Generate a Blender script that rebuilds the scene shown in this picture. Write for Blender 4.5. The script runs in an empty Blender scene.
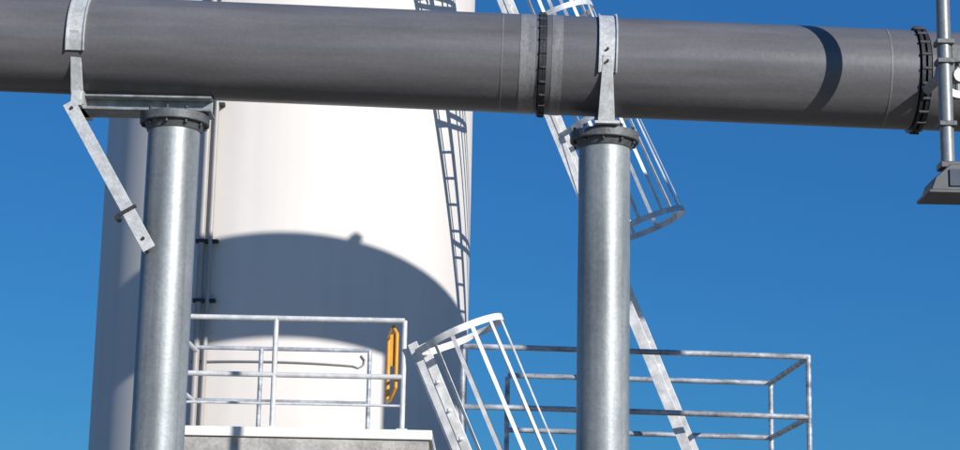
import bpy, bmesh, math, random
from mathutils import Vector as V, Matrix
random.seed(4)
sc=bpy.context.scene
sc.view_settings.view_transform='Standard'; sc.view_settings.look='None'; sc.view_settings.exposure=0

# ---------------------------------------------------------------- materials
def mat(name,col,rough=.5,metal=0.,var=.12,scale=(6,6,6),col2=None,bump=.0,bscale=40,streak=None,spec=.5,cell=None):
    m=bpy.data.materials.new(name);m.use_nodes=True;nt=m.node_tree;N=nt.nodes;L=nt.links
    b=N['Principled BSDF'];b.inputs['Metallic'].default_value=metal;b.inputs['Specular IOR Level'].default_value=spec
    tc=N.new('ShaderNodeTexCoord');mp=N.new('ShaderNodeMapping');mp.inputs['Scale'].default_value=scale
    L.new(tc.outputs['Object'],mp.inputs['Vector'])
    n=N.new('ShaderNodeTexNoise');n.inputs['Scale'].default_value=1;n.inputs['Detail'].default_value=8;n.inputs['Roughness'].default_value=.65
    L.new(mp.outputs[0],n.inputs['Vector'])
    cr=N.new('ShaderNodeValToRGB');cr.color_ramp.elements[0].position=.32;cr.color_ramp.elements[1].position=.68
    c2=col2 or tuple(min(1,c*(1+var)) for c in col); c1=col if col2 else tuple(c*(1-var) for c in col)
    cr.color_ramp.elements[0].color=(*c1,1);cr.color_ramp.elements[1].color=(*c2,1)
    L.new(n.outputs['Fac'],cr.inputs[0]);out=cr.outputs[0]
    if cell:   # zinc spangle / blotches
        vo=N.new('ShaderNodeTexVoronoi');vo.inputs['Scale'].default_value=cell[0];L.new(tc.outputs['Object'],vo.inputs['Vector'])
        hs=N.new('ShaderNodeSeparateColor');L.new(vo.outputs['Color'],hs.inputs[0])
        mr=N.new('ShaderNodeMapRange');mr.inputs['To Min'].default_value=1-cell[1];mr.inputs['To Max'].default_value=1+cell[1]
        L.new(hs.outputs[0],mr.inputs['Value'])
        mx=N.new('ShaderNodeVectorMath');mx.operation='SCALE';L.new(out,mx.inputs[0]);L.new(mr.outputs[0],mx.inputs['Scale']);out=mx.outputs[0]
    if streak:
        mp2=N.new('ShaderNodeMapping');mp2.inputs['Scale'].default_value=streak[0];L.new(tc.outputs['Object'],mp2.inputs['Vector'])
        n2=N.new('ShaderNodeTexNoise');n2.inputs['Scale'].default_value=1;n2.inputs['Detail'].default_value=6;L.new(mp2.outputs[0],n2.inputs['Vector'])
        mr=N.new('ShaderNodeMapRange');mr.inputs['From Min'].default_value=.3;mr.inputs['From Max'].default_value=.7
        mr.inputs['To Min'].default_value=1-streak[1];mr.inputs['To Max'].default_value=1+streak[1]*.6
        L.new(n2.outputs['Fac'],mr.inputs['Value'])
        mx=N.new('ShaderNodeVectorMath');mx.operation='SCALE';L.new(out,mx.inputs[0]);L.new(mr.outputs[0],mx.inputs['Scale']);out=mx.outputs[0]
    L.new(out,b.inputs['Base Color'])
    rr=N.new('ShaderNodeMapRange');rr.inputs['To Min'].default_value=max(0,rough-.1);rr.inputs['To Max'].default_value=min(1,rough+.12)
    L.new(n.outputs['Fac'],rr.inputs['Value']);L.new(rr.outputs[0],b.inputs['Roughness'])
    if bump:
        n3=N.new('ShaderNodeTexNoise');n3.inputs['Scale'].default_value=bscale;n3.inputs['Detail'].default_value=5
        L.new(tc.outputs['Object'],n3.inputs['Vector'])
        bp=N.new('ShaderNodeBump');bp.inputs['Strength'].default_value=bump;bp.inputs['Distance'].default_value=.01
        L.new(n3.outputs['Fac'],bp.inputs['Height']);L.new(bp.outputs[0],b.inputs['Normal'])
    return m
M=dict(
 pipe=mat('pipe_grey_paint',(.128,.123,.124),.36,.0,.14,(.8,4,4),bump=.12,bscale=26,streak=((.9,13,13),.17),cell=(80,.05)),
 pipeb=mat('pipe_burnished_band',(.21,.205,.20),.34,.1,.30,(14,3,3),bump=.15,cell=(60,.10)),
 dark=mat('dark_flange_steel',(.03,.03,.033),.55,.2,.3,(20,20,20),bump=.3),
 cap=mat('weathered_cap_steel',(.12,.125,.125),.55,.2,.35,(14,14,14),bump=.3),
 galv=mat('galvanised_steel',(.31,.325,.32),.46,.35,.16,(4,4,1.5),bump=.08,bscale=60,streak=((13,13,.45),.34),cell=(46,.08)),
 galvl=mat('galvanised_strap',(.50,.50,.48),.50,.2,.18,(12,12,12),bump=.15,cell=(60,.10)),
 silo=mat('silo_white_paint',(.72,.665,.60),.60,.0,.02,(.8,.8,.8),bump=.02,bscale=3,streak=((3.5,3.5,.12),.05),spec=.25),
 rail=mat('guardrail_light_paint',(.62,.62,.60),.45,.1,.15,(9,9,9),cell=(30,.08)),
 railb=mat('guardrail_galvanised',(.38,.395,.41),.38,.2,.65,(2.5,9,9),cell=(30,.15)),  # wide tone range paints the rails' dappled sun and shade
 lad=mat('ladder_white_paint',(.76,.745,.71),.5,.0,.22,(10,10,10),streak=((7,7,3),.22)),
 cage=mat('cage_light_paint',(.56,.565,.56),.45,.15,.25,(8,8,8)),
 yel=mat('safety_orange_paint',(.74,.33,.03),.45,0,.12,(9,9,9)),
 conc=mat('concrete',(.38,.36,.33),.9,0,.25,(1.5,1.5,4),bump=.5,bscale=30,streak=((4,4,.4),.25),cell=(40,.12)),
 white=mat('trim_white',(.80,.78,.75),.5,0,.10,(3,3,3)),
 cond=mat('conduit_grey',(.38,.35,.32),.5,.1,.1,(8,8,3)),
 rail_shadow=mat('rail_shadow_grey',(.26,.26,.26),.6,0,.1,(8,8,3)),  # grey of the painted handrail shadow on the silo
 gravel=mat('gravel_yard',(.24,.20,.15),.95,0,.25,(3,3,3),bump=.8,bscale=12,cell=(18,.3)),
 glass=mat('lamp_glass',(.10,.11,.12),.15,0,.1),
 lampb=mat('lamp_body_grey',(.085,.088,.09),.5,.2,.2,(12,12,12)),
 caster_clad=mat('caster_cladding',(.35,.37,.38),.5,.2,.08,(2,2,2)),  # skin of the unseen box added to cast shade
)
# ---------------------------------------------------------------- helpers
COL=sc.collection
def empty(name,loc=(0,0,0)):
    e=bpy.data.objects.new(name,None);e.empty_display_size=.3;e.location=loc;COL.objects.link(e);return e
class Part:
    def __init__(s,name,m,parent): s.bm=bmesh.new();s.name=name;s.m=m;s.p=parent
    def tube(s,a,b,r,r2=None,seg=16,caps=True):
        a=V(a);b=V(b);d=b-a;L=d.length
        q=d.to_track_quat('Z','Y').to_matrix().to_4x4();q.translation=(a+b)/2
        bmesh.ops.create_cone(s.bm,cap_ends=caps,cap_tris=False,segments=seg,radius1=r,radius2=r if r2 is None else r2,depth=L,matrix=q);return s
    def path(s,pts,r,seg=12):
        for a,b in zip(pts,pts[1:]): s.tube(a,b,r,seg=seg)
        for p in pts[1:-1]: bmesh.ops.create_uvsphere(s.bm,u_segments=seg,v_segments=8,radius=r*1.02,matrix=Matrix.Translation(V(p)))
        return s
    def box(s,c,size,rot=None):
        m=Matrix.Translation(V(c)) @ (rot.to_4x4() if rot else Matrix.Identity(4)) @ Matrix.Diagonal((*size,1))
        bmesh.ops.create_cube(s.bm,size=1,matrix=m);return s
    def bar(s,a,b,w,h,side):
        """rectangular bar a->b, width w along 'side', thickness h"""
        a=V(a);b=V(b);z=(b-a).normalized();x=V(side);x=(x-x.dot(z)*z).normalized();y=z.cross(x)
        R=Matrix((x,y,z)).transposed();return s.box((a+b)/2,(w,h,(b-a).length),R)
    def band(s,c,axis,ref,ri,ro,w,a0,a1,n=48):
        """swept rectangular ring arc about axis; angle from ref"""
        c=V(c);ax=V(axis).normalized();x=V(ref);x=(x-x.dot(ax)*ax).normalized();y=ax.cross(x)
        full=abs(a1-a0)>=359.9;rows=[]
        for i in range(n if full else n+1):
            t=math.radians(a0+(a1-a0)*i/n);d=x*math.cos(t)+y*math.sin(t)
            rows.append([s.bm.verts.new(c+d*r+ax*o) for r,o in((ri,-w/2),(ro,-w/2),(ro,w/2),(ri,w/2))])
        k=len(rows)
        for i in range(k if full else k-1):
            A=rows[i];B=rows[(i+1)%k]
            for j in range(4): s.bm.faces.new((A[j],A[(j+1)%4],B[(j+1)%4],B[j]))
        if not full: s.bm.faces.new(rows[0]);s.bm.faces.new(rows[-1][::-1])
        return s
    def poly(s,pts,thick):
        pts=[V(p) for p in pts];t=V(thick);A=[s.bm.verts.new(p) for p in pts];B=[s.bm.verts.new(p+t) for p in pts]
        s.bm.faces.new(A);s.bm.faces.new(B[::-1]);n=len(A)
        for i in range(n): s.bm.faces.new((A[i],B[i],B[(i+1)%n],A[(i+1)%n]))
        return s
    def done(s,bevel=0,smooth=True):
        bmesh.ops.recalc_face_normals(s.bm,faces=s.bm.faces)
        me=bpy.data.meshes.new(s.name);s.bm.to_mesh(me);s.bm.free();me.materials.append(M[s.m])
        if smooth:
            me.shade_smooth()
            me.set_sharp_from_angle(angle=math.radians(35))
        o=bpy.data.objects.new(s.name,me);COL.objects.link(o)
        if s.p: o.parent=s.p
        if bevel:
            b=o.modifiers.new('b','BEVEL');b.width=bevel;b.segments=2;b.limit_method='ANGLE'
        return o

# ---------------------------------------------------------------- ground
g=Part('ground','gravel',None);g.box((0,200,-.05),(1600,1600,.1));g.done(smooth=False)

# ---------------------------------------------------------------- overhead pipe
PR=.325
def pz(x): return 5.245-.0227*x
ax=V((1,0,-.0227)).normalized()
P0=empty('overhead_pipe')
pp=Part('pipe_barrel','pipe',P0)
pp.tube((-14,12,pz(-14)),(.355,12,pz(.355)),PR,seg=96)
pp.tube((.405,12,pz(.405)),(2.80,12,pz(2.80)),PR+.002,seg=96)
pp.tube((2.88,12,pz(2.88)),(14,12,pz(14)),PR,seg=96);pp.done()
w=Part('weld_band','pipeb',P0)
w.band((.285,12,pz(.285)),ax,(0,0,1),PR-.01,PR+.003,.10,0,360,96)
w.band((.475,12,pz(.475)),ax,(0,0,1),PR-.01,PR+.0045,.07,0,360,96)
w.band((.12,12,pz(.12)),ax,(0,0,1),PR-.01,PR+.003,.008,0,360,96)
w.band((2.62,12,pz(2.62)),ax,(0,0,1),PR-.01,PR+.0045,.012,0,360,96);w.done()
fl=Part('bolted_flange','dark',P0)
for x,ro,wd in((.370,.338,.020),(.392,.338,.020),(2.82,.346,.022),(2.857,.346,.022)):
    fl.band((x,12,pz(x)),ax,(0,0,1),.2,ro,wd,0,360,72)
for xc,rb,n,hl in((.381,.335,22,.020),(2.838,.343,22,.030)):
    for i in range(n):
        t=2*math.pi*(i+.3)/n;c=V((xc,12+rb*math.sin(t),pz(xc)+rb*math.cos(t)))
        fl.tube(c-ax*hl,c+ax*hl,.013,seg=6)
fl.done()

# ---------------------------------------------------------------- posts
def post(name,px,capz,strapx):
    e=empty(name)
    s=Part('post_tube','galv',e);s.tube((px,12,0.04),(px,12,capz-.06),.168,seg=64);s.tube((px,12,0.0),(px,12,.04),.3,seg=48);s.done()
    c=Part('cap_flange','cap',e);c.tube((px,12,capz-.062),(px,12,capz),.225,seg=56)
    c.tube((px,12,capz-.11),(px,12,capz-.062),.172,.20,seg=48);c.done(bevel=.006)
    b=Part('cap_bolts','dark',e)
    for i in range(10):
        t=2*math.pi*i/10+.2;q=(px+.20*math.cos(t),12+.20*math.sin(t))
        b.tube((*q,capz-.085),(*q,capz+.025),.012,seg=6)
    b.done()
    z=pz(strapx)
    st=Part('pipe_strap','galvl',e)
    st.band((strapx,12,z),ax,(0,0,1),PR+.003,PR+.014,.115,-112,112,48)
    st.band((strapx-.055,12,z),ax,(0,0,1),PR+.014,PR+.026,.010,-112,112,48)
    st.band((strapx+.055,12,z),ax,(0,0,1),PR+.014,PR+.026,.010,-112,112,48)
    st.done()
    return e,z
e,z=post('pipe_support_post',.80,4.775,.80)
s=Part('saddle_gusset','galvl',e)
for yy in(-1,1):
    y=12+yy*.335
    s.poly([(.765,y,z-.02),(.825,y,z-.02),(.85,y-.10*yy,4.80),(.74,y-.10*yy,4.80)],(0,-.012,0))
s.box((.80,12,4.787),(.16,.52,.02));s.box((.80,12,4.86),(.03,.4,.13))
s.done(bevel=.003)
b=Part('strap_bolts','dark',e)
for dz in(.02,-.06): b.tube((.795,11.64,z+dz),(.795,11.665,z+dz),.009,seg=6)
b.done()
SX=-2.615
e,z=post('pipe_support_post',-2.005,4.835,SX)
s=Part('cantilever_beam','galv',e)
s.box((-2.21,12,4.852),(.90,.22,.014));s.box((-2.21,12,4.938),(.90,.22,.014));s.box((-2.21,11.985,4.895),(.90,.012,.070));
s.done(bevel=.002)
s=Part('saddle_gusset','galvl',e)
for yy in(-1,1):
    y=12+yy*.335
    s.poly([(SX-.035,y,z),(SX+.025,y,z),(SX+.045,y-.18*yy,4.86),(SX-.04,y-.18*yy,4.86)],(0,-.012,0))
s.box((SX,12,4.90),(.07,.40,.11))
s.done(bevel=.003)
s=Part('diagonal_brace','galvl',e)
a=V((-2.66,11.80,4.86));bb=V((-2.09,11.80,3.91))
s.bar(a,bb,.085,.010,(1,0,.6));
d=(bb-a).normalized();sd=V((1,0,.6));sd=(sd-sd.dot(d)*d).normalized()
s.bar(a-sd*.038+V((0,.05,0)),bb-sd*.038+V((0,.05,0)),.010,.085,sd)
s.done(bevel=.002)
b=Part('brace_clip','dark',e)
q=a.lerp(bb,.74)
b.bar(q-sd*.075+V((0,-.012,0)),q+sd*.06+V((0,-.012,0)),.02,.02,(0,1,0));b.tube(q-sd*.07+V((0,-.05,-.02)),q-sd*.07+V((0,.05,-.02)),.016,seg=6)
for k in(.04,.93):
    q2=a.lerp(bb,k);b.tube(q2+V((0,-.018,0)),q2+V((0,.02,0)),.011,seg=6)
b.done()

# ---------------------------------------------------------------- mast with flood light (right edge)
MX,MY=2.775,10.97
e=empty('flood_light_mast')
s=Part('mast_tube','galv',e);s.tube((MX,MY,4.34),(MX,MY,7.4),.042,seg=28)
s.tube((MX,MY,4.93),(MX+.06,11.66,5.02),.03,seg=16);s.done()
s=Part('clamp_disc','galv',e)
s.band((MX+.09,MY+.06,4.92),(0.25,-1,0),(0,0,1),.095,.14,.04,0,360,40);s.band((MX+.09,MY+.06,4.92),(0.25,-1,0),(0,0,1),.0,.04,.07,0,360,20)
for i in range(6):
    t=2*math.pi*i/6;s.tube((MX+.09,MY+.06,4.92),(MX+.09+.12*math.sin(t),MY+.06,4.92+.12*math.cos(t)),.014,seg=8)
s.done()
s=Part('mast_clamps','cap',e)
for zz in(4.60,4.99,5.11): s.box((MX,MY,zz),(.105,.105,.03))
s.poly([(MX+.045,MY,4.99),(MX+.30,MY,5.02),(MX+.30,MY,5.07),(MX+.045,MY,5.11)],(0,.015,0))
s.done(bevel=.004)
s=Part('lamp_housing','lampb',e)
lx,ly,lz=MX-2.80,MY-11.1,-.025
s.poly([(2.66+lx,10.95+ly,4.19+lz),(3.02+lx,10.95+ly,4.19+lz),(3.02+lx,10.95+ly,4.35+lz),(2.78+lx,10.95+ly,4.35+lz),(2.69+lx,10.95+ly,4.27+lz)],(0,.28,0))
s.box((2.80+lx,11.08+ly,4.365+lz),(.12,.12,.04))
s.box((2.84+lx,11.08+ly,4.178+lz),(.40,.32,.022))
s.done(bevel=.006)
s=Part('lamp_glass','glass',e);s.box((2.88+lx,10.943+ly,4.265+lz),(.22,.01,.10));s.done()

# ---------------------------------------------------------------- silo
SC=V((-2.475,24,0));SR=2.35
e=empty('storage_silo',(0,0,0))
s=Part('silo_shell','silo',e);s.tube((SC.x,SC.y,0),(SC.x,SC.y,11.3),SR,seg=256)
s.tube((SC.x,SC.y,11.3),(SC.x,SC.y,12.1),SR+.05,.3,seg=96)
s.done()
s=Part('rim_ring','silo',e);s.band((SC.x,SC.y,11.25),(0,0,1),(1,0,0),SR,SR+.07,.12,0,360,128)
s.done()
s=Part('conduit_pipes','cond',e)
for x,r in((-3.235,.040),(-3.13,.028)):
    y=SC.y-math.sqrt(SR**2-(x-SC.x)**2)-.09
    s.tube((x,y,0),(x,y,11.2),r,seg=16)
s.done()
s=Part('conduit_brackets','dark',e)
for zz in(3.2,5.25,5.95,7.6,9.8):
    y=SC.y-math.sqrt(SR**2-(.70)**2)-.06
    s.box((-3.17,y,zz),(.26,.12,.035))
s.done()
s=Part('rail_shadow_line','rail_shadow',e)  # thin grey tube modelled in place of a curved handrail shadow
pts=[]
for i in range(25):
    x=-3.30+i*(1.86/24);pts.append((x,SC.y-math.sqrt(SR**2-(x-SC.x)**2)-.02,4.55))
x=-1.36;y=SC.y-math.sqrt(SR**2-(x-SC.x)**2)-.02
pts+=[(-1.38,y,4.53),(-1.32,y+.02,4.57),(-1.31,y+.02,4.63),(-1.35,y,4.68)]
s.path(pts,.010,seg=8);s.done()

# ---------------------------------------------------------------- caged ladders
def ladder(name,top,bot,hw,cage_r,cage_s0,cage_s1,nho,stand=.36,flare=1.0,nb=7,hm='cage',bmn='cage',sw=.095):
    """cage_s measured from bot to top in metres"""
    e=empty(name);top=V(top);bot=V(bot);d=(top-bot);L=d.length;d.normalize()
    w0=V((.34,.94,0));w=(w0-w0.dot(d)*d).normalized();n=w.cross(d)
    if n.x<0:n=-n
    s=Part('stringers','lad',e)
    for k in(-1,1): s.bar(bot+w*hw*k,top+w*hw*k,sw,.016,n)
    s.done(bevel=.003)
    s=Part('rungs','lad',e);i=0
    while .15+i*.29<L:
        c=bot+d*(.15+i*.29);s.tube(c-w*hw,c+w*hw,.016,seg=10);i+=1
    s.done()
    s=Part('cage_hoops',hm,e)
    for i in range(nho):
        t=cage_s0+(cage_s1-cage_s0)*i/(nho-1)
        r=cage_r*(flare if i==0 else 1)
        c=bot+d*t+n*stand
        s.band(c,d,-n,r-.007,r,.065,38,322,40)
        for sg in(-1,1):
            y=d.cross(-n)
            pnt=c+(-n)*r*math.cos(math.radians(38))+y*r*math.sin(math.radians(38))*sg
            att=bot+d*t+w*hw*(1 if w.dot(y*sg)>0 else -1)
            s.bar(pnt,att,.065,.007,d)
    s.done()
    s=Part('cage_bars',bmn,e);y=d.cross(-n)
    for j in range(nb):
        a=math.radians(60+240*j/(nb-1))
        o=(-n)*math.cos(a)+y*math.sin(a)
        p1=bot+d*cage_s0+n*stand+o*(cage_r*flare-.011);p2=bot+d*(cage_s0+(cage_s1-cage_s0)/(nho-1))+n*stand+o*(cage_r-.011)
        p3=bot+d*cage_s1+n*stand+o*(cage_r-.011);tn=d.cross(o)
        s.bar(p1,p2,.038,.007,tn);s.bar(p2,p3,.038,.007,tn)
    s.done()
    return e,d,w,n
# lower ladder (ground up to the deck)
t=V((-.565,17.75,4.22));bt=V((1.28,17.75,0.0));L=(t-bt).length
ladder('caged_ladder',t,bt,.16,.40,1.5,L-.10,3,stand=.45,nb=9,hm='lad',bmn='lad')
# upper ladder (walkway up to silo roof)
bt=V((2.53,21.5,3.36));t=V((-.62,21.5,11.0));L=(t-bt).length
e,d,w_,n_=ladder('caged_ladder',t,bt,.17,.42,2.84,L-.1,5,stand=.52,flare=1.14,nb=8,sw=.12)
s=Part('standoff_brackets','lad',e)
for zz,xx in((10.6,-.46),(9.6,-.05)):
    s.bar((xx,21.6,zz),(-1.0,22.3,zz),.06,.012,(0,0,1))
s.done()

# ---------------------------------------------------------------- concrete building with deck
e=empty('concrete_building')
s=Part('walls','conc',e);s.box((-1.735,18.85,1.65),(2.60,2.40,3.30));s.done(bevel=.01,smooth=False)
s=Part('deck_edge_trim','white',e);s.box((-1.735,18.85,3.347),(2.66,2.46,.09));s.done(bevel=.008,smooth=False)
s=Part('door','dark',e);s.box((-1.9,17.64,1.05),(.95,.03,2.1));s.done()

# guardrail around the deck
def rails(s,pts,zs,r): 
    for z in zs: s.path([(x,y,z) for x,y in pts],r)
e=empty('deck_guardrail')
s=Part('rails','rail',e)
rails(s,[(-2.98,19.95),(-2.98,17.7),(-.69,17.7)],(4.425,3.89),.025)
rails(s,[(-2.98,17.7),(-.69,17.7)],(3.62,),.012)
s.done()
s=Part('posts','rail',e)
for x,y in((-2.98,17.7),(-1.90,17.7),(-.69,17.7),(-2.98,19.0)):
    s.tube((x,y,3.39),(x,y,4.425),.025);s.box((x,y,3.399),(.1,.1,.014))
s.done()
s=Part('rear_rails','railb',e)
s.path([(-2.98,19.98,4.46),(-1.14,19.98,4.46)],.022);s.path([(-2.98,19.98,3.9),(-1.14,19.98,3.9)],.022)
for x in(-2.29,-1.14): s.tube((x,19.98,3.39),(x,19.98,4.46),.024)
s.done()

e=empty('safety_gate')
s=Part('gate_frame','yel',e)
s.path([(-.80,17.80,4.38),(-.76,17.74,4.30),(-.76,17.74,3.80),(-.80,17.82,3.70),(-.86,18.25,3.72),(-.86,18.25,4.34),(-.80,17.80,4.38)],.020)
s.bar((-.80,17.76,4.0),(-.80,17.76,4.30),.05,.012,(1,0,0))
s.done()

# right walkway
e=empty('steel_walkway')
s=Part('grating_deck','railb',e)
for i in range(56): s.box((.42+i*.0565,21.1,3.33),(.006,2.25,.035))
for i in range(12): s.box((1.98,20.0+i*.2,3.335),(3.2,.008,.02))
s.done(smooth=False)
s=Part('edge_beams','galv',e)
for y in(19.97,22.24): s.box((1.98,y,3.27),(3.26,.06,.16))
for x in(.36,3.58): s.box((x,21.1,3.27),(.06,2.2,.16))
s.done(bevel=.004)
s=Part('legs','galv',e)
for x in(.4,3.54):
    for y in(20.02,22.2): s.box((x,y,1.59),(.1,.1,3.18))
s.done(bevel=.004)
e=empty('walkway_guardrail')
s=Part('rails','railb',e)
for z in(4.50,3.86): s.path([(-.15,20,z+.03),(.34,20,z+.03),(3.51,20,z-.01),(3.45,22.2,z-.01),(.36,22.2,z+.02)],.030)
s.done()
s=Part('posts','railb',e)
for x,y in((3.51,20),(1.33,20),(-.15,20),(3.45,22.2),(.36,22.2)): s.tube((x,y,3.2),(x,y,4.50),.029)
s.done()

# ---------------------------------------------------------------- unseen box and piers added to shadow the silo (beyond the frame, sun side)
SUN=V((.6,-.8,.404));E=V((.989,.148,0)).normalized();G0=V((-2.1,21.68,6.08))+SUN*14
e=empty('shadow_caster')
nn=V((-E.y,E.x,0))
Rg=Matrix((E,nn,V((0,0,1)))).transposed()
def G(k,back,z): 
    p=G0+E*k-nn*back;return V((p.x,p.y,G0.z+z))
s=Part('caster_box','caster_clad',e)
H=.72;wd=1.15
s.box(G(4.5,wd/2,-H/2),(15,wd,H),Rg);s.done()
s=Part('caster_piers','conc',e)  # first pier added to darken the silo's lower right
for k in(2.27,11): 
    p=G(k,wd/2,0);zt=p.z-H;s.box((p.x,p.y,zt/2),(1.05,.9,zt),Rg)
s.done()
s=Part('caster_knob','dark',e);p=G(.78,.1,.0);s.tube(p,p+V((0,0,.10)),.06);s.tube(p+V((0,0,.08)),p+V((0,0,.14)),.10,.03);s.done()  # added to give the shadow's top edge a small bump

# ---------------------------------------------------------------- light
az=math.atan2(SUN.x,SUN.y); el=math.atan2(SUN.z,1.0)
wld=bpy.data.worlds.new("World");sc.world=wld;wld.use_nodes=True;nt=wld.node_tree
bg=nt.nodes['Background'];sky=nt.nodes.new('ShaderNodeTexSky');sky.sky_type='NISHITA';sky.sun_disc=False
sky.sun_elevation=el;sky.sun_rotation=az;sky.air_density=1.0;sky.dust_density=.2;sky.ozone_density=3.0
mx=nt.nodes.new('ShaderNodeMix');mx.data_type='RGBA';mx.blend_type='MULTIPLY';mx.inputs[0].default_value=1
mx.inputs[7].default_value=(.26,.82,1.16,1)
nt.links.new(sky.outputs[0],mx.inputs[6])
# even out the zenith-to-horizon gradient of the clear sky
m2=nt.nodes.new('ShaderNodeMix');m2.data_type='RGBA';m2.inputs[0].default_value=.4
m2.inputs[7].default_value=(.45,2.7,9.0,1)
nt.links.new(mx.outputs[2],m2.inputs[6]);nt.links.new(m2.outputs[2],bg.inputs[0]);bg.inputs[1].default_value=.064
sl=bpy.data.lights.new('sun','SUN');sl.energy=5.0;sl.angle=math.radians(.3);sl.color=(1,.98,.96)
so=bpy.data.objects.new('sun',sl);COL.objects.link(so);so.rotation_euler=SUN.to_track_quat('Z','Y').to_euler();so.location=(20,-20,30)

# ---------------------------------------------------------------- camera
p=math.radians(12);r=math.radians(1.15)
Rt=V((1,0,0));U=V((0,-math.sin(p),math.cos(p)));F=V((0,math.cos(p),math.sin(p)))
R2=Rt*math.cos(r)+U*math.sin(r);U2=-Rt*math.sin(r)+U*math.cos(r)
m=Matrix((R2,U2,-F)).transposed().to_4x4();m.translation=V((0,0,1.6))
cam=bpy.data.cameras.new('camera');cam.sensor_width=36;cam.lens=71.25;cam.clip_end=3000;cam.clip_start=.1
co=bpy.data.objects.new('camera',cam);COL.objects.link(co);co.matrix_world=m;sc.camera=co
